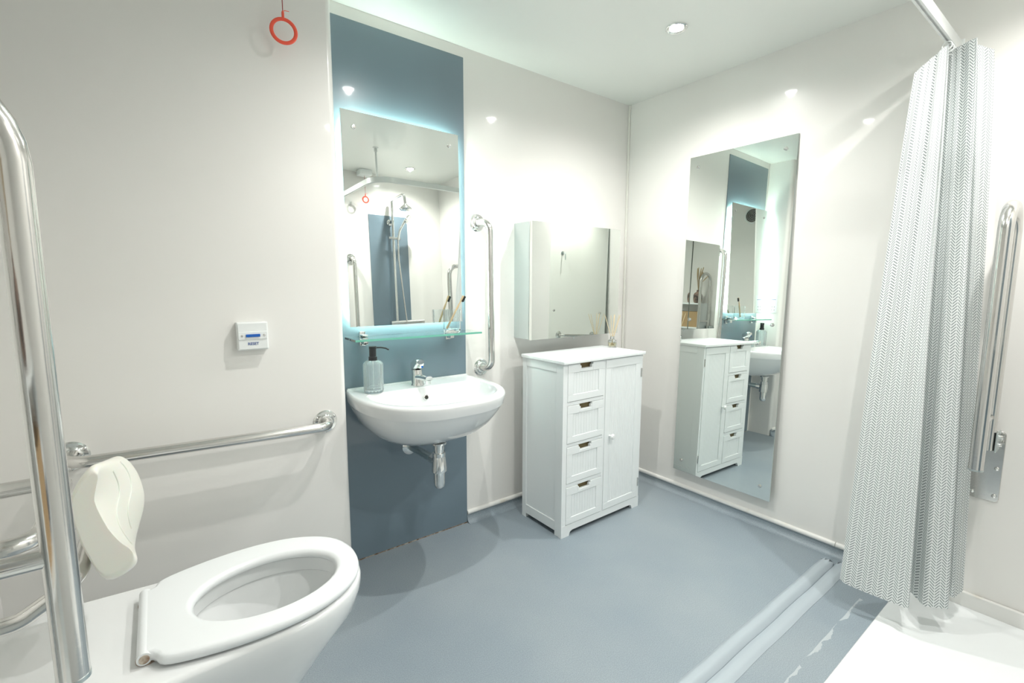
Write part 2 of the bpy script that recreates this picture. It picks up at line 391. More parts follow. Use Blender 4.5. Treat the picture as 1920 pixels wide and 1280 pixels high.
def drop_rail(y, xo, xi, wallx, sgn, zb, zt, label, pz0, pz1, rad=.0175):
    "folded-up hinged support rail; sgn = direction from wall into the room"
    t = thing('folding_support_rail', label, 'support rail', (wallx, y, pz0))
    R_ = abs(xo-xi)/2; cx = (xo+xi)/2
    pts = [(xo, y, zb), (xo, y, zt-R_)]
    for k in range(1, 16):
        a = math.pi*k/16; pts.append((cx+(xo-cx)*math.cos(a), y, zt-R_+R_*math.sin(a)))
    pts += [(xi, y, zt-R_), (xi, y, zb+.035)]
    bm = bmesh.new(); tube(bm, pts, rad, 28, cap=True)
    rail = part('rail', bm, 'steel', t)
    bm = bmesh.new(); tube(bm, [(xo, y, zb-.001), (xo, y, zb+.004)], rad+.0006, 28); part('end_cap', bm, 'satin', t)
    bm = bmesh.new(); tube(bm, [(xo, y, zb+.15), (xi, y, zb+.15)], .0105, 20); part('brace', bm, 'steel', t)
    # wall plate with knuckle
    bm = bmesh.new(); loft(bm, [[(wallx+sgn*d, a, b) for a, b, _ in rrect(y-.038+i_, y+.042-i_, pz0+i_, pz1-i_, .014, 0)] for d, i_ in ((.0002, 0), (.004, 0), (.005, .001))])
    pl = part('wall_plate', bm, 'steel', t)
    for dz in (.022, .12, pz1-pz0-.022):
        for dy in (-.025,) if dz == .12 else (-.026, .030): screw('screw', (wallx+sgn*.005, y+dy, pz0+dz), (sgn, 0, 0), pl, .007)
    for dy in (-.024, .020):
        part('hinge_bracket', mkbox(wallx+sgn*.004, xi+sgn*.012, y+dy, y+dy+.005, zb+.03, zb+.098, bev=.002), 'satin', t)
    for z in (zb+.05, zb+.078):
        bm = bmesh.new(); tube(bm, [(xi-sgn*.03, y-.032, z), (xi-sgn*.03, y+.032, z)], .006, 16); part('hinge_pin', bm, 'chrome', t)
    return t
drop_rail(-1.631, -.220, -.060, 0, -1, .580, 1.412, 'folded-up polished steel support rail on the right wall in the shower', .42, .672, .0185)
drop_rail(-1.20, -2.388, -2.572, XD, 1, .718, 1.378, 'folded-up polished steel support rail nearest the camera, left of the toilet', .55, .80, .0150)

# ---------------------------------------------------------------- emergency pull cords
def pull_cord(x, y, zc, label, ring_r=.034, tilt=0, box_=True):
    t = thing('emergency_pull_cord', label, 'pull cord', (x, y, H))
    if box_:
        bm = mkbox(x-.05, x+.05, y-.045, y+.045, H-.045, H-.0005, bev=.006); part('ceiling_switch', bm, 'plastic', t)
    bm = bmesh.new(); tube(bm, [(x, y, H-.045), (x, y, zc+ring_r+.02)], .0013, 8); part('cord', bm, 'redcord', t)
    bm = bmesh.new(); n = 36; m_ = 10; c = Matrix.Rotation(tilt, 3, 'Z'); rings = []
    for i in range(n):
        a = 2*math.pi*i/n; rings.append([c @ Vector((math.cos(a)*(ring_r+.0055*math.cos(b)), .0035*math.sin(b), math.sin(a)*(ring_r+.0055*math.cos(b)))) + Vector((x, y, zc)) for b in [2*math.pi*k/m_ for k in range(m_)]])
    rings.append(rings[0]); loft(bm, rings, True, False, False); bmesh.ops.remove_doubles(bm, verts=bm.verts, dist=1e-5)
    part('ring', bm, 'red', t)
    bm = bmesh.new(); lathe(bm, [(.004, 0), (.004, .016), (.002, .022)], (x, y, zc+ring_r+.002), seg=12)
    tube(bm, [(x, y, zc+ring_r+.022), (x+.006, y, zc+ring_r+.026), (x+.018, y, zc+ring_r+.027)], .001, 6)
    part('ring_neck', bm, 'red', t)
    return t
pull_cord(-1.912, -.235, 1.935, 'red ring on an emergency pull cord hanging beside the upper wall at left', tilt=math.radians(-12))
t = pull_cord(-.745, -2.02, 1.965, 'red emergency pull cord by the shower, seen in the backlit mirror', ring_r=.024)

# ---------------------------------------------------------------- reset switch
yR = -BD
t = thing('reset_switch', 'square white switch plate marked RESET with blue lens, on the wall above the grab bar', 'switch', (-2.044, yR, .957))
bm = bmesh.new(); x0, x1, z0, z1 = -2.088, -2.000, .957, 1.046
ringsR = []
def rr2(x0, x1, z0, z1, rad, y, n=5): return [(a, y, b) for a, b, _ in [(p[0], p[1], 0) for p in rrect(x0, x1, z0, z1, rad, 0, n)]]
loft(bm, [rr2(x0, x1, z0, z1, .004, yR), rr2(x0, x1, z0, z1, .004, yR-.026), rr2(x0+.004, x1-.004, z0+.004, z1-.004, .004, yR-.030)])
part('plate', bm, 'plastic', t)
bm = bmesh.new(); loft(bm, [rr2(x0+.003, x1-.003, .991, 1.016, .002, yR-.0295), rr2(x0+.004, x1-.004, .992, 1.015, .002, yR-.0325)]); part('raised_band', bm, 'plastic', t)
part('blue_lens', mkbox(-2.064, -2.024, yR-.036, yR-.031, .999, 1.008, bev=.001), 'bluelens', t)
for xx in (-2.075, -2.012): screw('screw', (xx, yR-.0322, 1.0035), (0, -1, 0), t, .0035, 'steel', .002)
cu = bpy.data.curves.new('reset_text', 'FONT'); cu.body = 'RESET'; cu.size = .0118; cu.align_x = 'CENTER'; cu.extrude = .0003; cu.offset = .00025
tmp = bpy.data.objects.new('reset_text', cu); COL.objects.link(tmp)
dg = bpy.context.evaluated_depsgraph_get(); me = bpy.data.meshes.new_from_object(tmp.evaluated_get(dg)); bpy.data.objects.remove(tmp)
lt = bpy.data.objects.new('lettering', me); me.materials.clear(); me.materials.append(M['bluetext']); COL.objects.link(lt); lt.parent = t
lt.rotation_euler = (math.pi/2, 0, 0); lt.location = Vector((-2.044, yR-.0303, .9735))-t.location

# ---------------------------------------------------------------- backlit mirror above basin
nA = Vector((.027, -1, .028)).normalized()
t = thing('backlit_mirror', 'rectangular mirror glowing at its edges, fixed on the blue panel above the basin', 'mirror', (-1.43, -.045, 1.408))
qa = Vector((0, -1, 0)).rotation_difference(nA).to_matrix()
def tiltA(bm, piv=Vector((-1.4315, -.045, 1.408))):
    bmesh.ops.rotate(bm, cent=piv, matrix=qa, verts=bm.verts); return bm
AX0, AX1, AZ0, AZ1 = -1.688, -1.175, 1.0, 1.815
part('mirror_glass', tiltA(mkbox(AX0, AX1, -.045, -.041, AZ0, AZ1)), 'mirror', t, flat=True)
part('glass_edge', tiltA(mkbox(AX0+.0002, AX1-.0002, -.0408, -.0395, AZ0+.0002, AZ1-.0002)), 'glassedge', t, flat=True)
part('back_box', mkbox(AX0+.035, AX1-.035, -.027, -.0045, AZ0+.035, AZ1-.035), 'plastic', t, flat=True)
for a in ((AX0+.026, AX0+.034, AZ0+.035, AZ1-.035), (AX1-.034, AX1-.026, AZ0+.035, AZ1-.035), (AX0+.035, AX1-.035, AZ0+.026, AZ0+.034), (AX0+.035, AX1-.035, AZ1-.034, AZ1-.026)):
    part('led_strip', mkbox(a[0], a[1], -.024, -.008, a[2], a[3]), 'led', t, flat=True)
for xx, zz in ((-1.640, 1.757), (-1.222, 1.762), (-1.640, 1.06), (-1.222, 1.06)):
    if zz < 1.1: continue
    bm = bmesh.new(); lathe(bm, [(.0085, 0), (.0085, .003), (.006, .006), (0, .0065)], (xx, -.045, zz), (0, -1, 0), seg=20); part('screw_cap', tiltA(bm), 'steel', t)

# ---------------------------------------------------------------- tall mirror
nB = Vector((-1, 0, .018)).normalized(); qb = Vector((-1, 0, 0)).rotation_difference(nB).to_matrix()
t = thing('tall_mirror', 'tall frameless wall mirror on the right wall beside the curtain', 'mirror', (-.02, -.678, .986))
def tiltB(bm, piv=Vector((-.022, -.678, .986))):
    bmesh.ops.rotate(bm, cent=piv, matrix=qb, verts=bm.verts); return bm
part('mirror_glass', tiltB(mkbox(-.022, -.0185, -.937, -.418, .151, 1.822)), 'mirror', t, flat=True)
part('glass_edge', tiltB(mkbox(-.0183, -.0170, -.9372, -.4178, .1508, 1.8222)), 'glassedge', t, flat=True)
for yy in (-.465, -.888):
    for zz in (.212, .985, 1.768):
        bm = bmesh.new(); lathe(bm, [(.0085, 0), (.0085, .003), (.006, .007), (0, .0075)], (-.022, yy, zz), (-1, 0, 0), seg=20); part('screw_cap', tiltB(bm), 'steel', t)
part('standoff', mkbox(-.0105, -.0002, -.72, -.64, .45, 1.6), 'plastic', t, flat=True)

# ---------------------------------------------------------------- glass shelf
t = thing('glass_shelf', 'clear green-edged glass shelf under the backlit mirror', 'shelf', (-1.41, 0, .949))
part('glass_panel', mkbox(-1.695, -1.128, -.138, -.012, .949, .957, bev=.001), 'shelfglass', t, flat=True)
part('polished_edge', mkbox(-1.695, -1.128, -.1395, -.1382, .949, .957), 'edgegreen', t, flat=True)
for xx in (-1.625, -1.232):
    bm = bmesh.new(); box(bm, xx-.013, xx+.013, -.020, -.004, .918, .978, bev=.004); box(bm, xx-.012, xx+.012, -.050, -.018, .9572, .967, bev=.004); box(bm, xx-.010, xx+.010, -.056, -.018, .926, .9488, bev=.003)
    part('bracket', bm, 'chrome', t)

# tumbler with toothbrush
TX, TY, TZ = -1.257, -.098, .9575
bm = bmesh.new(); cr = lambda a, h: 1+.035*math.cos(8*a) if h > .012 else 1
lathe(bm, [(.034, 0), (.036, .004), (.037, .014), (.0385, .10), (.0365, .10), (.034, .016), (0, .013)], (TX, TY, TZ), seg=48, rf=cr)
solo('glass_tumbler', bm, 'glass', 'ribbed clear glass tumbler standing on the glass shelf, holding a toothbrush', 'tumbler', (TX, TY, TZ))
t = thing('toothbrush', 'bamboo toothbrush with black bristles leaning in the glass tumbler', 'toothbrush', (TX-.02, TY, TZ+.016))
p0 = Vector((TX-.024, TY+.004, TZ+.018)); p1 = Vector((TX+.052, TY-.012, TZ+.160)); d = (p1-p0).normalized()
bm = bmesh.new(); tube(bm, [p0+(p1-p0)*k/14 for k in range(15)], .004, 10, rfun=lambda s: .0045-.0018*math.exp(-((s-.78)/.07)**2)); part('handle', bm, 'bamboo', t)
side = d.cross(Vector((0, 1, 0))).normalized(); q = Matrix((side, Vector((0, 1, 0)), d)).transposed()
bm = mkbox(-.0125, -.003, -.005, .005, -.014, .013, bev=.001); bmesh.ops.rotate(bm, cent=(0, 0, 0), matrix=q, verts=bm.verts); bmesh.ops.translate(bm, vec=p1-d*.012, verts=bm.verts); part('bristles', bm, 'black', t)

# ---------------------------------------------------------------- basin
BCX, HW, DP, ZR = -1.412, .298, .472, .742
def dshape(hw, dp, z, cx=BCX, y0=-.0045, n=40, e=2.5, inset_back=0, straight=.28):
    pts = []
    ys = y0-inset_back; L = dp-inset_back; st = L*straight; fr = L-st
    pts.append((cx+hw*.955, ys, z)); pts.append((cx+hw*.985, ys-st*.5, z))
    for k in range(n+1):
        a = math.pi*k/n; c, s = math.cos(a), math.sin(a)
        pts.append((cx+hw*abs(c)**(2/e)*(1 if c >= 0 else -1), ys-st-fr*abs(s)**(2/e*.98), z))
    pts.append((cx-hw*.985, ys-st*.5, z)); pts.append((cx-hw*.955, ys, z))
    return pts
t = thing('wash_basin', 'white D-shaped ceramic wash basin mounted on the blue panel', 'basin', (BCX, 0, .53))
bm = bmesh.new()
outer = [(.10, .17, .535), (.145, .235, .538), (.190, .31, .555), (.225, .362, .582), (.252, .402, .615), (.271, .430, .648), (.283, .449, .674), (.2900, .4590, .690), (.2925, .4635, .6935), (.2955, .468, .715), (HW, DP, .730), (HW-.003, DP-.003, .739), (HW-.010, DP-.010, ZR)]
rings = [dshape(a, b, z) for a, b, z in outer]
def inner(hw, dp0, dp1, z, e=2.4, n=44):
    # bowl opening: flat back at y=-dp0, curved front to y=-dp1, same vertex count
    pts = []; st = (dp1-dp0)*.22; fr = dp1-dp0-st
    pts.append((BCX+hw*.90, -dp0, z)); pts.append((BCX+hw*.985, -dp0-st*.45, z))
    for k in range(41):
        a = math.pi*k/40; c, s = math.cos(a), math.sin(a)
        pts.append((BCX+hw*abs(c)**(2/e)*(1 if c >= 0 else -1), -dp0-st-fr*abs(s)**(2/e), z))
    pts.append((BCX-hw*.985, -dp0-st*.45, z)); pts.append((BCX-hw*.90, -dp0, z)); return pts
rings += [inner(.262, .128, .440, ZR), inner(.255, .133, .434, ZR-.004), inner(.238, .142, .420, ZR-.040), inner(.205, .155, .392, ZR-.085), inner(.15, .18, .345, ZR-.120), inner(.06, .215, .29, ZR-.132), inner(.02, .235, .265, ZR-.134)]
V = loft(bm, rings)
part('basin_body', bm, 'ceramic', t, sharp=50)
bm = bmesh.new(); loft(bm, [[(BCX+sx*HW*.95, -.0045 if sy else -.017, z) for sx, sy in ((-1, 1), (1, 1), (1, 0), (-1, 0))] for z in (ZR-.01, ZR+.006)]); bmesh.ops.bevel(bm, geom=list(bm.edges), offset=.003, segments=2, affect='EDGES')
part('back_ledge', bm, 'ceramic', t)
bm = bmesh.new(); lathe(bm, [(.012, -.002), (.012, .003), (.0085, .004), (.008, .001), (0, .0005)], (BCX, -.1448, ZR-.043), (0, -1, .25), seg=28); o = part('overflow_ring', bm, 'chrome', t)
bm = bmesh.new(); lathe(bm, [(.0078, .0012), (0, .0022)], (BCX, -.1448, ZR-.043), (0, -1, .25), seg=24); part('overflow_hole', bm, 'dark', o)
bm = bmesh.new(); lathe(bm, [(.024, -.002), (.024, .004), (.016, .006), (0, .007)], (BCX, -.25, ZR-.134), seg=28); part('drain', bm, 'chrome', t)

# tap
X0, Y0, Z0 = -1.420, -.086, ZR+.001
t = thing('basin_tap', 'chrome mixer tap standing on the back of the wash basin', 'tap', (X0, Y0, Z0))
bm = bmesh.new()
def ell(cx, cy, z, a, b, n=28): return [(cx+a*math.cos(2*math.pi*k/n), cy+b*math.sin(2*math.pi*k/n), z) for k in range(n)]
loft(bm, [ell(X0, Y0, Z0, .029, .027), ell(X0, Y0, Z0+.004, .029, .027), ell(X0, Y0, Z0+.010, .026, .025), ell(X0, Y0+.004, Z0+.048, .0225, .023), ell(X0, Y0+.009, Z0+.066, .022, .024)])
part('body', bm, 'chrome', t)
bm = bmesh.new(); n = 9; rings = []
for k in range(n):
    s = k/(n-1); y = Y0-.006-.100*s; z = Z0+.036+.010*s-.004*s*s; a = .0180-.002*s; b = .0130-.001*s
    rings.append([(X0+a*math.cos(2*math.pi*j/20), y, z+b*math.sin(2*math.pi*j/20)) for j in range(20)])
loft(bm, rings); lathe(bm, [(.0135, 0), (.0135, -.014), (.011, -.015)], (X0, Y0-.098, Z0+.036), seg=20)
part('spout', bm, 'chrome', t)
bm = bmesh.new(); rings = []
for s, hw_, th in ((0, .012, .014), (.08, .020, .021), (.4, .0225, .024), (.7, .022, .021), (.88, .020, .015), (1, .016, .009)):
    y = Y0+.030-.066*s; z = Z0+.084+.010*s
    rings.append([(X0+hw_*abs(math.cos(a))**.7*(1 if math.cos(a) > 0 else -1), y, z+th*abs(math.sin(a))**.7*(1 if math.sin(a) > 0 else -1)) for a in [2*math.pi*j/24 for j in range(24)]])
loft(bm, rings)
bmesh.ops.rotate(bm, cent=(X0, Y0, Z0+.084), matrix=Matrix.Rotation(math.radians(-14), 3, 'X'), verts=bm.verts)
part('lever', bm, 'chrome', t)
bm = bmesh.new(); lathe(bm, [(.0045, 0), (.0045, .001), (0, .0012)], (X0+.004, Y0-.0365, Z0+.082), (0, -1, .1), seg=14); part('temperature_dot', bm, 'bluelens', t)

# bottle trap
t = thing('bottle_trap', 'chrome bottle trap and waste pipe below the wash basin', 'waste trap', (BCX, -.25, .34))
XT, YT = BCX, -.25
bm = bmesh.new(); lathe(bm, [(.030, .5345), (.030, .528), (.021, .526), (.021, .506), (.0195, .505), (.0195, .494), (.026, .493), (.026, .478), (.024, .476)], (XT, YT, 0), seg=32); part('tailpiece', bm, 'chrome', t)
bm = bmesh.new(); lathe(bm, [(.0235, .480), (.0255, .472), (.0295, .430), (.0295, .414), (.0235, .412)], (XT, YT, 0), seg=32, rf=lambda a, h: 1+.02*math.cos(10*a)); part('trap_collar', bm, 'chrome', t)
bm = bmesh.new(); lathe(bm, [(.0225, .414), (.0225, .365), (.021, .353), (.015, .345), (.006, .342), (0, .3418)], (XT, YT, 0), seg=32); part('trap_bottle', bm, 'chrome', t)
bm = bmesh.new(); tube(bm, [(XT-.001, YT+.015, .452), (XT-.012, -.03, .452), (XT-.014, -.005, .452)], .016, 24); part('waste_pipe', bm, 'satin', t)
bm = bmesh.new(); tube(bm, [(XT-.001, YT+.022, .452), (XT-.003, YT+.052, .452)], .021, 24); part('pipe_nut', bm, 'chrome', t)
bm = bmesh.new(); lathe(bm, [(.036, 0), (.036, .003), (.024, .010), (.017, .012)], (XT-.014, -.0045, .452), (0, -1, 0), seg=32); part('wall_rose', bm, 'chrome', t)

# soap dispenser
XS, YS, ZS = -1.618, -.078, ZR+.001
YS = -.105
t = thing('soap_dispenser', 'ribbed clear glass soap dispenser with black pump on the wash basin', 'soap dispenser', (XS, YS, ZS))
bm = bmesh.new(); rb = lambda a, h: 1+.055*abs(math.cos(9*a)) if .008 < h < .118 else 1
lathe(bm, [(.034, 0), (.0365, .004), (.0365, .012), (.0365, .112), (.034, .120), (.026, .126), (.014, .128), (.014, .131), (.012, .131), (.012, .127), (.024, .122), (.032, .112), (.032, .012), (0, .010)], (XS, YS, ZS), seg=144, rf=rb)
part('bottle', bm, 'ribglass', t)
bm = bmesh.new(); lathe(bm, [(0, .0105), (.0315, .0125), (.0315, .024), (0, .0241)], (XS, YS, ZS), seg=40); part('soap', bm, 'soap', t)
bm = bmesh.new(); lathe(bm, [(.0165, .126), (.0165, .141), (.0135, .142), (.0135, .170), (.0145, .171), (.0145, .182), (0, .183)], (XS, YS, ZS), seg=32)
part('pump', bm, 'black', t)
bm = bmesh.new(); tube(bm, [(XS+.010, YS-.002, ZS+.1765), (XS+.030, YS-.012, ZS+.1765), (XS+.046, YS-.020, ZS+.173), (XS+.056, YS-.026, ZS+.167)], .003, 12); part('nozzle', bm, 'black', t)
bm = bmesh.new(); tube(bm, [(XS, YS, ZS+.012), (XS, YS, ZS+.128)], .0025, 10); part('dip_tube', bm, 'plastic', t)

# ---------------------------------------------------------------- mirrored wall cabinet
CX0, CX1, CZ0, CZ1, CD = -.842, -.214, .899, 1.466, .14
t = thing('mirrored_cabinet', 'mirror-fronted steel wall cabinet with two doors above the white storage cabinet', 'bathroom cabinet', (CX0, 0, CZ0))
part('cabinet_body', mkbox(CX0, CX1, -CD+.022, -.0002, CZ0, CZ1, bev=.001), 'satin', t, flat=True)
mid = -.527
for i, (a, b, rot) in enumerate(((CX0, mid-.001, 0), (mid+.001, CX1, -.012))):
    bmd = mkbox(a, b, -CD, -CD+.019, CZ0, CZ1)
    piv = (b if i else a, -CD+.019, 0); bmesh.ops.rotate(bmd, cent=piv, matrix=Matrix.Rotation(rot, 3, 'Z'), verts=bmd.verts)
    dr = part('door', bmd, 'cabmirror', t, flat=True)
    bmd = mkbox(a+.0003, b-.0003, -CD+.0035, -CD+.0055, CZ0-.0006, CZ1+.0006)
    bmesh.ops.rotate(bmd, cent=piv, matrix=Matrix.Rotation(rot, 3, 'Z'), verts=bmd.verts)
    part('door_edge', bmd, 'glassedge', dr, flat=True)
bm = bmesh.new(); tube(bm, [(mid, -.11, CZ0-.0005), (mid, -.11, CZ0-.016)], .003, 10); part('light_pull', bm, 'satin', t)

# ---------------------------------------------------------------- white storage cabinet
KX0, KX1, KB, KF = -.861, -.315, -.103, -.392
t = thing('storage_cabinet', 'white wooden floor cabinet with four drawers and one door', 'cabinet', ((KX0+KX1)/2, (KB+KF)/2, 0))
bm = bmesh.new(); box(bm, KX0-.013, KX1+.013, KF-.014, KB+.003, .815, .830, bev=.003); part('cabinet_top', bm, 'white', t)
bm = bmesh.new()
def side_panel(xo, xi):
    bm = bmesh.new(); box(bm, xi, xo, KF, KB, .055, .8145, bev=.001)
    # stiles and rails proud of the panel
    e = .004*(1 if xo > xi else -1)
    for a in ((KF, KF+.045, .0, .8145), (KB-.03, KB, .0, .8145), (KF+.045, KB-.03, .775, .8145), (KF+.045, KB-.03, .022, .068)):
        box(bm, xi, xo+e, a[0], a[1], a[2], a[3], bev=.0015)
    return bm
part('side_panel', side_panel(KX0, KX0+.014), 'white', t); part('side_panel', side_panel(KX1, KX1-.014), 'white', t)
part('back_panel', mkbox(KX0+.014, KX1-.014, KB-.006, KB, .03, .8145), 'white', t)
bm = bmesh.new()
for a in ((KX0-.0046, KX0+.0225, .0005, .8143), (KX1-.0125, KX1+.0046, .0005, .8143), (-.603, -.590, .05, .8145), (KX0+.02, -.603, .624, .640), (KX0+.02, -.603, .431, .445), (KX0+.02, -.603, .238, .255)):
    box(bm, a[0], a[1], KF-.0015, KF+.016, a[2], a[3], bev=.001)
part('face_frame', bm, 'white', t)
part('front_backing', mkbox(KX0+.0145, KX1-.0145, KF+.0162, KF+.020, .058, .814), 'white', t, flat=True)
# plinth with cut-out
bm = bmesh.new(); o_ = [(KX0-.0052, 0), (KX0+.045, 0), (KX0+.052, .018), (KX0+.066, .024), (KX1-.066, .024), (KX1-.052, .018), (KX1-.045, 0), (KX1+.0052, 0), (KX1+.0052, .056), (KX0-.0052, .056)]
a = [bm.verts.new((x, KF-.0025, z)) for x, z in o_]; b = [bm.verts.new((x, KF+.014, z)) for x, z in o_]
for k in range(len(a)): bm.faces.new((a[k], a[(k+1) % len(a)], b[(k+1) % len(a)], b[k]))
bm.faces.new(a); bm.faces.new(b[::-1]); part('plinth', bm, 'white', t, flat=True)
part('bottom_panel', mkbox(KX0+.014, KX1-.014, KF+.016, KB-.006, .046, .056), 'white', t)
def bead_panel(bm, x0, x1, z0, z1, y, n):
    "grooved boards inside a recessed panel"
    wd = (x1-x0)/n
    for i in range(n):
        box(bm, x0+i*wd+.0002, x0+(i+1)*wd-.0002, y-.0010, y+.003, z0, z1, bev=.0007, seg=1)
def front(x0, x1, z0, z1, mg, n, notch=None):
    bm = bmesh.new(); yf, yb = KF-.004, KF+.012
    if notch:
        nx = (x0+x1)/2; h = notch
        for a in ((x0, nx-.042, z1-mg, z1), (nx+.042, x1, z1-mg, z1), (nx-.042, nx+.042, z1-mg, z1-.024)): box(bm, a[0], a[1], yf, yb, a[2], a[3], bev=.0012)
        for a in ((nx-.042, nx-.034, z1-.024, z1), (nx+.034, nx+.042, z1-.024, z1)): box(bm, a[0], a[1], yf, yb, a[2]-.001, a[3]-.010, bev=.002)
    else: box(bm, x0, x1, yf, yb, z1-mg, z1, bev=.0015)
    box(bm, x0, x1, yf, yb, z0, z0+mg*.8, bev=.0015)
    box(bm, x0, x0+mg*.9, yf, yb, z0+mg*.8, z1-mg, bev=.0015); box(bm, x1-mg*.9, x1, yf, yb, z0+mg*.8, z1-mg, bev=.0015)
    box(bm, x0+mg*.5, x1-mg*.5, yf+.0045, yb-.001, z0+mg*.5, z1-mg*.9)
    bead_panel(bm, x0+mg*.9+.004, x1-mg*.9-.004, z0+mg*.8+.003, z1-mg-.003, yf+.0045, n)
    return bm
for z0, z1 in ((.642, .812), (.447, .622), (.257, .429), (.058, .236)):
    d_ = part('drawer', front(KX0+.023, -.604, z0, z1, .038, 9, notch=True), 'white', t)
    bm = mkbox((KX0+.023-.604)/2-.040, (KX0+.023-.604)/2+.040, KF+.0123, KF+.0138, z1-.030, z1); part('notch_shade', bm, 'notchshade', d_)  # dark plate behind the notch, painted as the shade of the opening
dd = part('door', front(-.589, KX1-.013, .058, .812, .042, 13), 'white', t)
bm = bmesh.new(); lathe(bm, [(.006, 0), (.006, .010), (.012, .015), (.0135, .022), (.010, .028), (0, .030)], (-.553, KF-.004, .432), (0, -1, 0), seg=28); part('knob', bm, 'plastic', dd)
for z in (.70, .115):
    bm = bmesh.new(); tube(bm, [(KX1-.006, KF-.004, z), (KX1-.006, KF-.004, z+.045)], .0035, 12); part('hinge', bm, 'steel', dd)

# reed diffuser
XR, YR, ZR_ = -.325, -.200, .8305
t = thing('reed_diffuser', 'small glass reed diffuser with pale reeds on the white storage cabinet', 'reed diffuser', (XR, YR, ZR_))
bm = bmesh.new(); lathe(bm, [(.0225, 0), (.0235, .003), (.0235, .034), (.021, .040), (.010, .044), (.010, .058), (.0085, .058), (.0085, .043), (.019, .036), (.020, .006), (0, .005)], (XR, YR, ZR_), seg=32); part('bottle', bm, 'glass', t)
bm = bmesh.new(); lathe(bm, [(0, .0055), (.0195, .0065), (.0195, .026), (0, .0261)], (XR, YR, ZR_), seg=28); part('oil', bm, 'oil', t)
bm = bmesh.new(); lathe(bm, [(.0115, .046), (.0115, .060), (.008, .061), (.008, .046)], (XR, YR, ZR_), seg=24); part('collar', bm, 'chrome', t)
for dx, dy in ((-.052, .01), (-.040, -.02), (.018, .008), (.036, -.012), (.040, .022), (.030, -.025)):
    bm = bmesh.new(); tube(bm, [(XR-dx*.14, YR-dy*.14, ZR_+.012), (XR+dx, YR+dy, ZR_+.175)], .0016, 8); part('reed', bm, 'reed', t)

# ---------------------------------------------------------------- curtain rail and curtain
ZT = 1.985
t = thing('curtain_rail', 'L-shaped aluminium shower curtain rail running from the right wall below the ceiling', 'curtain rail', (0, -1.43, ZT))
path = fillet([(0.0, -1.432, ZT), (-.925, -1.432, ZT), (-.925, YE, ZT)], .14, 12)
bm = bmesh.new(); rings = []
for i, p in enumerate(path):
    a = path[max(i-1, 0)]; b = path[min(i+1, len(path)-1)]; d = (b-a).normalized(); s = Vector((-d.y, d.x, 0))
    prof = [(-.009, -.018), (-.003, -.018), (-.003, -.012), (.003, -.012), (.003, -.018), (.009, -.018), (.009, .018), (-.009, .018)]
    rings.append([p+s*q+Vector((0, 0, z)) for q, z in prof])
loft(bm, rings); part('track', bm, 'alu', t, sharp=30)
bm = mkbox(-.006, 0, -1.448, -1.416, ZT-.024, ZT+.024, bev=.002); part('wall_bracket', bm, 'plastic', t)
bm = bmesh.new(); lathe(bm, [(.007, .018), (.007, H-ZT-.03), (.0115, H-ZT-.03), (.0115, H-ZT-.006), (.020, H-ZT-.004), (.020, H-ZT)], (-.895, -1.462, ZT), seg=20); part('ceiling_hanger', bm, 'alu', t)

# curtain: (x, y) control columns at the top and at the hem; z of the top edge per column
ctl = [  # u, top(x, y, z), hem(x, y)
 (0.00, (-.225, -1.372, 1.865), (-.372, -1.337)),
 (0.16, (-.190, -1.400, 1.905), (-.371, -1.405)),
 (0.33, (-.175, -1.428, 1.935), (-.365, -1.470)),
 (0.52, (-.160, -1.440, 1.950), (-.358, -1.536)),
 (0.66, (-.080, -1.425, 1.950), (-.215, -1.490)),
 (0.82, (-.105, -1.452, 1.952), (-.300, -1.560)),
 (1.00, (-.158, -1.508, 1.945), (-.250, -1.616)),
 (1.14, (-.080, -1.490, 1.950), (-.120, -1.540)),
 (1.28, (-.110, -1.500, 1.940), (-.165, -1.610)),
 (1.45, (-.055, -1.535, 1.925), (-.075, -1.622)),
 (1.60, (-.030, -1.480, 1.925), (-.040, -1.560))]
def samp(u, idx):
    for i in range(len(ctl)-1):
        if u <= ctl[i+1][0]+1e-9: break
    a, b = ctl[i], ctl[i+1]; s = (u-a[0])/(b[0]-a[0]); s2 = s
    return [a[idx][k]*(1-s2)+b[idx][k]*s2 for k in range(len(a[idx]))]
def soft(u, idx, w=.018):
    acc = None
    for j in range(-3, 4):
        v = samp(min(max(u+j*w/3, 0), 1.6), idx); acc = v if acc is None else [p+q for p, q in zip(acc, v)]
    return [p/7 for p in acc]
bm = bmesh.new(); uvl = bm.loops.layers.uv.new('UVMap'); NU, NV = 220, 70; ZB = .10; grid = []
for j in range(NV+1):
    s = j/NV; row = []
    for i in range(NU+1):
        u = 1.6*i/NU; T0 = soft(u, 1); B0 = soft(u, 2)
        k = s**.85
        x = T0[0]*(1-k)+B0[0]*k; y = T0[1]*(1-k)+B0[1]*k; z = T0[2]*(1-s)+ZB*s
        amp = .0045*math.sin(math.pi*min(1, s*1.2+.12)); y += amp*.5*math.sin(u*38+s*1.5); x += amp*math.sin(u*30+1.0+s*2)
        # narrow gathers at the heading
        x += .0015*(1-s)**3*math.sin(u*60)
        if i < 8: z += .012*(1-i/8)**2*(s**12)
        row.append(bm.verts.new((min(x, -.004), y, z)))
    grid.append(row)
for j in range(NV):
    for i in range(NU):
        fc = bm.faces.new((grid[j][i], grid[j][i+1], grid[j+1][i+1], grid[j+1][i]))
        for lp, (a, b) in zip(fc.loops, ((i, j), (i+1, j), (i+1, j+1), (i, j+1))):
            lp[uvl].uv = (.52*a/NU*1.25*1.15, 1.84*(1-b/NV))
bmesh.ops.reverse_faces(bm, faces=bm.faces)
me = bpy.data.meshes.new('shower_curtain'); 
for fc in bm.faces: fc.smooth = True
bmesh.ops.translate(bm, vec=(.2, 1.45, 0), verts=bm.verts)
bm.to_mesh(me); bm.free(); me.materials.append(M['curtain'])
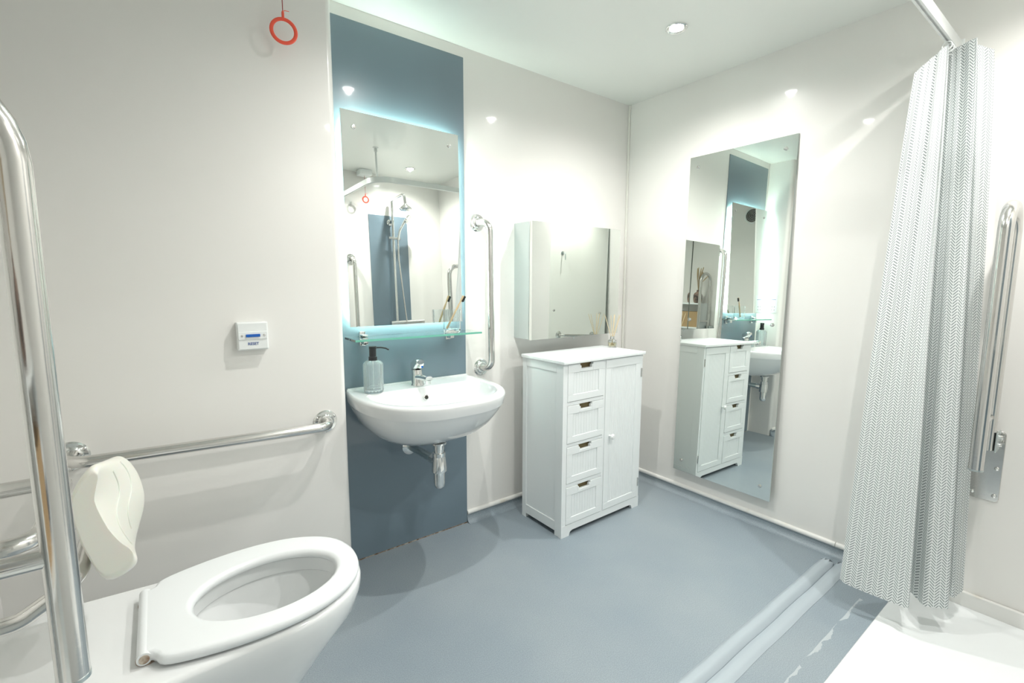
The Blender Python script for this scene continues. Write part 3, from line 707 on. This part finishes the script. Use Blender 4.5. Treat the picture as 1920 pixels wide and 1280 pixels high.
cur = bpy.data.objects.new('curtain_fabric', me); COL.objects.link(cur)
t = thing('shower_curtain', 'white shower curtain with grey herringbone pattern gathered against the right wall', 'curtain', (-.2, -1.45, 0))
cur.parent = t
for i, (u, lx) in enumerate(((.33, 0), (.52, 0), (.66, 0), (.82, 0), (1.0, 0))):
    T0 = samp(u, 1); hx = -.03-.026*(4-i)-.01; c = Vector((hx, -1.432, ZT-.028))
    bm = bmesh.new(); P = []
    for k in range(15):
        a = 2*math.pi*k/14; P.append((hx, -1.432+.013*math.cos(a), ZT-.034+.013*math.sin(a)))
    tube(bm, P, .0018, 8, cap=False)
    part('curtain_ring', bm, 'plastic', t)

# ---------------------------------------------------------------- toilet
TCY = -.672
def egg(x_front, x_back, hw_front, hw_back, z, cy=TCY, n=48, xm=None):
    "closed outline: rounded nose at +x, squared back"
    xm = xm if xm is not None else x_front-.235
    pts = []
    for k in range(n//2+1):
        a = -math.pi/2+math.pi*k/(n//2); c, s = math.cos(a), math.sin(a)
        pts.append((xm+(x_front-xm)*abs(c)**.92, cy+hw_front*s, z))
    m_ = n//4
    for k in range(1, m_+1):
        s = k/m_; h = hw_front+(hw_back-hw_front)*(s*s*(3-2*s)); pts.append((xm+(x_back-xm)*s, cy+h, z))
    for k in range(m_, 0, -1):
        s = k/m_; h = hw_front+(hw_back-hw_front)*(s*s*(3-2*s)); pts.append((xm+(x_back-xm)*s, cy-h, z))
    return pts
t = thing('toilet', 'white ceramic toilet with open seat and no lid against the left wall', 'toilet', (-2.3, TCY, 0))
bm = bmesh.new(); xb = XD+.002
secs = [(-2.13, .105, .10, .0, -2.3), (-2.13, .11, .105, .02, -2.3), (-2.09, .12, .11, .12, -2.27), (-2.02, .140, .14, .22, -2.2), (-1.955, .160, .18, .30, -2.14), (-1.905, .180, .205, .355, -2.12), (-1.893, .187, .214, .392, -2.12), (-1.892, .188, .215, .412, -2.12), (-1.896, .184, .212, .421, -2.12), (-1.905, .175, .205, .424, -2.12)]
rings = [egg(a, xb, b, c, z, xm=xm) for a, b, c, z, xm in secs]
def bowl(xf, xr, hw, z, n=48):
    # opening with the same vertex count as egg()
    pts = []; cx = (xf+xr)/2; hl = (xf-xr)/2
    N = n//2+1+2*(n//4)
    for k in range(n//2+1):
        a = -math.pi/2+math.pi*k/(n//2); pts.append((cx+hl*math.cos(a), TCY-.005+hw*math.sin(a), z))
    for k in range(1, 2*(n//4)+1):
        a = math.pi/2+math.pi*k/(2*(n//4)+1); pts.append((cx+hl*math.cos(a), TCY-.005+hw*math.sin(a), z))
    return pts
rings += [bowl(-1.935, -2.285, .138, .424), bowl(-1.945, -2.275, .128, .419), bowl(-1.945, -2.275, .128, .385), bowl(-1.938, -2.282, .136, .378), bowl(-1.95, -2.27, .128, .345), bowl(-1.985, -2.25, .105, .29), bowl(-2.05, -2.235, .075, .235), bowl(-2.10, -2.22, .045, .20), bowl(-2.13, -2.19, .02, .195)]
loft(bm, rings); part('pan', bm, 'ceramic', t, sharp=60)
# water
M['water'] = pm('toilet_water', l=(.8, .85, .85), rough=.02, trans=.6, ior=1.33)
bm = bmesh.new(); vs = [bm.verts.new(p) for p in bowl(-2.065, -2.233, .068, .2255)]; bm.faces.new(vs); part('water', bm, 'water', t, flat=True)
# seat: outline measured from above
seat_out = [(-1.897, 0), (-1.900, .035), (-1.912, .078), (-1.936, .115), (-1.975, .148), (-2.03, .174), (-2.09, .186), (-2.15, .188), (-2.21, .183), (-2.265, .172), (-2.305, .160), (-2.324, .150), (-2.331, .138), (-2.333, .126), (-2.343, .1215), (-2.358, .121)]
sy = [(x, TCY+h) for x, h in seat_out] + [(x, TCY-h) for x, h in seat_out[:0:-1]]
def smooth_outline(pts, it=1):
    for _ in range(it):
        q = []
        for i in range(len(pts)):
            a, b = pts[i], pts[(i+1) % len(pts)]; q += [(a[0]*.75+b[0]*.25, a[1]*.75+b[1]*.25), (a[0]*.25+b[0]*.75, a[1]*.25+b[1]*.75)]
        pts = q
    return pts
so = smooth_outline(sy, 1); N = len(so)
def resample(pts, n):
    P = [Vector((*p, 0)) for p in pts]; P.append(P[0]); L = [0]
    for i in range(len(P)-1): L.append(L[-1]+(P[i+1]-P[i]).length)
    out = []
    for k in range(n):
        d = L[-1]*k/n; i = max(j for j in range(len(L)) if L[j] <= d+1e-12); i = min(i, len(P)-2)
        s = (d-L[i])/(L[i+1]-L[i]) if L[i+1] > L[i] else 0; q = P[i].lerp(P[i+1], s); out.append((q.x, q.y))
    return out
so = resample(so, 120)
icx, icy, ihl, ihw = -2.110, TCY-.012, .158, .118
def ang_in(x, y, k, z, dx=0):
    a = math.atan2((y-icy)/ihw, (x-icx)/ihl); return (icx+(ihl*k)*math.cos(a), icy+(ihw*k)*math.sin(a), z)
def off(pts, d, z):
    n = len(pts); out = []
    for i in range(n):
        a = Vector(pts[i-1]); b = Vector(pts[(i+1) % n]); tn = (b-a).normalized(); nn = Vector((tn.y, -tn.x)); out.append((pts[i][0]-nn.x*d, pts[i][1]-nn.y*d, z))
    return out
ZS0, ZS1 = .4275, .451
rings = [[ang_in(x, y, 1.03, ZS0) for x, y in so], off(so, .010, ZS0), off(so, .002, ZS0+.004), off(so, 0, ZS0+.012), off(so, .003, ZS1-.003), off(so, .010, ZS1),
         [ang_in(x, y, 1.07, ZS1) for x, y in so], [ang_in(x, y, 1.01, ZS1-.004) for x, y in so], [ang_in(x, y, .975, ZS1-.012) for x, y in so], [ang_in(x, y, .99, ZS0+.002) for x, y in so]]
rings.append(rings[0])
bm = bmesh.new(); loft(bm, rings, True, False, False); bmesh.ops.remove_doubles(bm, verts=bm.verts, dist=1e-5)
seat = part('seat', bm, 'seat', t, sharp=60)
bm = bmesh.new(); tube(bm, [(-2.350, TCY-.122, .4395), (-2.350, TCY+.122, .4395)], .0125, 24); part('hinge_barrel', bm, 'seat', seat)
for s in (-1, 1):
    bm = bmesh.new(); lathe(bm, [(.0085, 0), (.0085, .002), (.005, .0025), (0, .002)], (-2.350, TCY+s*.1218, .4395), (0, s, 0), seg=24); part('hinge_bolt', bm, 'rust', seat)
    bm = bmesh.new(); lathe(bm, [(.020, 0), (.020, .004), (.016, .007), (.008, .009)], (-2.345, TCY+s*.10, .4235), seg=24); part('hinge_foot', bm, 'rust', seat)

# ---------------------------------------------------------------- back rest
t = thing('backrest', 'cream padded backrest on a steel frame above the back of the toilet', 'backrest', (XD, -.66, .6))
CN = [(-2.43, 0.783), (-2.419, 0.819), (-2.398, 0.848), (-2.386, 0.843), (-2.391, 0.817), (-2.395, 0.793), (-2.391, 0.767), (-2.379, 0.727), (-2.362, 0.69), (-2.344, 0.662), (-2.35, 0.638), (-2.391, 0.627), (-2.415, 0.688), (-2.425, 0.737)]
CF = [(-2.404, 0.753), (-2.393, 0.777), (-2.37, 0.785), (-2.353, 0.77), (-2.339, 0.737), (-2.331, 0.69), (-2.334, 0.652), (-2.344, 0.617), (-2.354, 0.588), (-2.363, 0.565), (-2.378, 0.552), (-2.395, 0.577), (-2.408, 0.644), (-2.409, 0.706)]
def smooth_closed(P, n):
    out = []; m_ = len(P)
    for k in range(n):
        q = k/n*m_; i = int(q); s = q-i; a, b, c, d = (P[(i+w_) % m_] for w_ in (-1, 0, 1, 2))
        out.append(tuple(.5*((2*b[j])+(-a[j]+c[j])*s+(2*a[j]-5*b[j]+4*c[j]-d[j])*s*s+(-a[j]+3*b[j]-3*c[j]+d[j])*s**3) for j in (0, 1)))
    return out
CN, CF = smooth_closed(CN, 56), smooth_closed(CF, 56)
def cush_ring(v):
    "v 0 near end .. 1 far end"
    e = min(1, math.sqrt(max(0, 1-(1-min(1, v/.10, (1-v)/.16))**2))); k = .84+.16*e
    P = [(a[0]*(1-v)+b[0]*v, a[1]*(1-v)+b[1]*v) for a, b in zip(CN, CF)]
    cx = sum(p[0] for p in P)/56; cz = sum(p[1] for p in P)/56; y = -.815+.265*v
    return [(cx+(x-cx)*k, y, cz+(z-cz)*k) for x, z in P]
bm = bmesh.new(); vs_ = [0, .01, .03, .06, .1]+[.1+.74*k/14 for k in range(1, 15)]+[.88, .93, .97, .99, 1]
rings = [cush_ring(v) for v in vs_]
loft(bm, rings); cush = part('cushion', bm, 'cushion', t, sharp=80)
for v0, i0, i1 in ((.35, 14, 34), (.62, 12, 30)):
    bm = bmesh.new(); P = [cush_ring(v0+.08*math.sin((i-i0)*.35))[i] for i in range(i0, i1)]
    tube(bm, [(p[0]+.0003, p[1], p[2]) for p in P], .0016, 8); part('moulded_line', bm, 'cushion', cush)
bm = bmesh.new()
tube(bm, fillet([(XD+.01, -.50, .735), (-2.47, -.50, .735), (-2.47, -.82, .735), (XD+.01, -.82, .735)], .04), .016, 22)
part('upper_frame', bm, 'steel', t)
bm = bmesh.new(); tube(bm, fillet([(XD+.01, -.83, .61), (-2.50, -.83, .61), (-2.425, -.83, .655), (-2.425, -.50, .655), (-2.50, -.50, .61), (XD+.01, -.50, .61)], .05), .014, 22); part('lower_frame', bm, 'steel', t)
for y in (-.50, -.825): 
    bm = mkbox(XD, XD+.006, y-.03, y+.03, .58, .77, bev=.002); part('wall_plate', bm, 'steel', t)

# ---------------------------------------------------------------- shower set (seen in the backlit mirror)
xs = -.507
t = thing('shower_set', 'chrome shower with fixed head, hand shower and riser pipe, seen in the backlit mirror', 'shower', (xs, YE, .94))
bm = bmesh.new(); tube(bm, fillet([(xs, YE+.06, .94), (xs, YE+.06, 1.99), (xs+.012, YE+.26, 2.005), (xs+.018, YE+.27, 1.91)], [.02, .03]), .0115, 18); part('riser_pipe', bm, 'chrome', t)
bm = bmesh.new(); lathe(bm, [(.012, .03), (.02, .02), (.048, -.002), (.052, -.012), (.044, -.022), (0, -.024)], (xs+.018, YE+.27, 1.895), seg=32); part('shower_head', bm, 'chrome', t)
bm = bmesh.new(); tube(bm, [(xs-.004, YE, 1.81), (xs-.002, YE+.07, 1.81)], .012, 16); lathe(bm, [(.026, 0), (.026, .006), (.014, .01)], (xs-.004, YE+.004, 1.81), (0, 1, 0), seg=24); part('wall_bracket', bm, 'chrome', t)
bm = bmesh.new(); tube(bm, [(xs-.045, YE+.065, 1.672), (xs+.055, YE+.075, 1.668)], .011, 16); part('slider', bm, 'chrome', t)
bm = bmesh.new(); tube(bm, fillet([(xs+.03, YE+.085, 1.655), (xs+.045, YE+.10, 1.74), (xs+.088, YE+.13, 1.825)], .12), .010, 16)
lathe(bm, [(.010, -.012), (.038, .0), (.040, .012), (.030, .018), (0, .02)], (xs+.097, YE+.142, 1.83), (.55, .6, -.45), seg=28); part('hand_shower', bm, 'chrome', t)
bm = bmesh.new(); P = [Vector((xs+.03, YE+.085, 1.655)), Vector((xs+.028, YE+.085, 1.50)), Vector((xs+.055, YE+.075, 1.25)), Vector((xs+.075, YE+.07, 1.05)), Vector((xs+.10, YE+.07, .80)), Vector((xs+.08, YE+.07, .72)), Vector((xs+.04, YE+.07, .80)), Vector((xs+.02, YE+.07, .92))]
tube(bm, fillet(P, .08, 6), .0065, 12); part('hose', bm, 'steel', t)
bm = bmesh.new(); tube(bm, [(xs-.06, YE+.055, .945), (xs+.26, YE+.055, .945)], .021, 20); tube(bm, [(xs+.02, YE, .945), (xs+.02, YE+.05, .945)], .012, 12); tube(bm, [(xs+.18, YE, .945), (xs+.18, YE+.05, .945)], .012, 12); part('valve', bm, 'chrome', t)

# ---------------------------------------------------------------- sockets on the side of the boxing, extractor fan
t = thing('shaver_socket', 'white double shaver socket on the return wall beside the basin, seen in the tall mirror', 'socket', (BX, -.10, 1.0))
part('plate', mkbox(BX, BX+.0035, -.150, -.026, 1.005, 1.150, bev=.001), 'plastic', t)
for cy in (-.058, -.120):
    for dz in (.03, .055):
        for dy in (-.009, .009):
            bm = bmesh.new(); lathe(bm, [(.003, .0), (0, .0006)], (BX+.0035, cy+dy, 1.0+dz), (1, 0, 0), seg=10); part('socket_hole', bm, 'dark', t)
    part('printed_mark', mkbox(BX+.0035, BX+.0039, cy-.018, cy+.018, 1.112, 1.115), 'bluetext', t)
t = thing('extractor_fan', 'round white extractor fan grille high on the left wall, seen in the tall mirror', 'fan', (XD, -.70, 2.01))
bm = bmesh.new(); lathe(bm, [(.085, 0), (.085, .010), (.078, .016), (.070, .016), (.068, .006), (0, .006)], (XD, -.70, 2.01), (1, 0, 0), seg=40); part('rim', bm, 'plastic', t)
bm = bmesh.new(); lathe(bm, [(.066, .0065), (0, .0072)], (XD, -.70, 2.01), (1, 0, 0), seg=32); part('face', bm, 'plastic', t)
for rr_ in (.008, .021, .034, .047, .060): 
    bm = bmesh.new(); P = [(XD+.012, -.70+rr_*math.cos(a), 2.01+rr_*math.sin(a)) for a in [2*math.pi*k/24 for k in range(25)]]; tube(bm, P, .0035, 8, cap=False); part('grille_slot', bm, 'dark', t)

# hook and towel rail on the front wall (seen in the mirrored cabinet)
t = thing('wall_hook', 'small chrome robe hook high on the front wall, seen in the mirrored cabinet', 'hook', (-1.21, YE, 1.53))
bm = bmesh.new(); tube(bm, fillet([(-1.21, YE, 1.54), (-1.21, YE+.045, 1.54), (-1.21, YE+.05, 1.47)], .015), .006, 14); part('peg', bm, 'satin', t)
bm = bmesh.new(); lathe(bm, [(.02, 0), (.02, .004), (.012, .006)], (-1.21, YE, 1.54), (0, 1, 0), seg=24); part('rose', bm, 'satin', t)
grab('horizontal steel rail low on the front wall, seen in the mirrored cabinet', [(-1.20, YE, .675), (-1.20, YE+.06, .675), (-1.62, YE+.06, .66), (-1.62, YE, .66)], (0, 1, 0), rad=.013)

# ---------------------------------------------------------------- shelving unit with vase and baskets (seen in the tall mirror)
sx0, sx1, sy0, sy1 = XD+.001, XD+.20, -1.66, -1.245
t = thing('shelving_unit', 'white open shelving unit against the left wall, seen doubly reflected in the tall mirror', 'shelves', ((sx0+sx1)/2, (sy0+sy1)/2, 0))
for y in (sy0, sy1-.012): part('upright', mkbox(sx0, sx1, y, y+.012, 0, 1.06, bev=.001), 'white', t)
for z in (.10, .45, .78, 1.045): part('shelf_board', mkbox(sx0, sx1, sy0+.0125, sy1-.0125, z, z+.015, bev=.001), 'white', t)
vx, vy, vz = XD+.10, -1.33, 1.0605
t = thing('vase', 'dark brown carved vase of dried grass on top of the shelving unit', 'vase', (vx, vy, vz))
bm = bmesh.new(); lathe(bm, [(.030, 0), (.040, .012), (.046, .040), (.046, .085), (.038, .108), (.018, .122), (.016, .138), (.020, .142), (.016, .143), (.012, .138), (0, .12)], (vx, vy, vz), seg=32); part('vase_body', bm, 'vase', t)
for k in range(16):
    a = random.uniform(0, 6.28); sp_ = random.uniform(.01, .07); hh = random.uniform(.16, .27)
    bm = bmesh.new(); p0 = Vector((vx, vy, vz+.13)); p1 = Vector((vx+sp_*math.cos(a), vy+.035+sp_*math.sin(a), vz+.13+hh)); mid_ = p0.lerp(p1, .5)+Vector((0, -.01, .02))
    P = [p0, p0.lerp(mid_, .5), mid_, mid_.lerp(p1, .5), p1]; tube(bm, P, .003, 7, rfun=lambda s: .0015+.009*max(0, s-.45)*(1.15-s)*4); part('grass_stem', bm, 'grass', t)
bx_, by_, bz_ = XD+.095, -1.36, .7955
bm = bmesh.new(); rings = []
for s in range(8):
    q = s/7; rings.append(rrect(bx_-.065-.02*q, bx_+.065+.02*q, by_-.085-.012*q, by_+.085+.012*q, .025, bz_+.17*q))
for s in range(6, -1, -1):
    q = s/7+.02; rings.append(rrect(bx_-.060-.02*q, bx_+.060+.02*q, by_-.080-.012*q, by_+.080+.012*q, .022, bz_+.005+.17*q*.98))
loft(bm, rings); solo('wicker_basket', bm, 'wicker', 'tan woven basket on the shelving unit below the vase', 'basket', (bx_, by_, bz_))
for i, (mt, lb, z_) in enumerate((('greytowel', 'dark grey folded towel, lower of the two on the shelving unit', .7955), ('towel', 'white folded towel on top of the dark grey one on the shelving unit', .8565))):
    bm = mkbox(XD+.02, XD+.18, -1.635, -1.475, z_, z_+.06, bev=.022, seg=4); solo('folded_towel', bm, mt, lb, 'towel', (XD+.10, -1.55, z_))
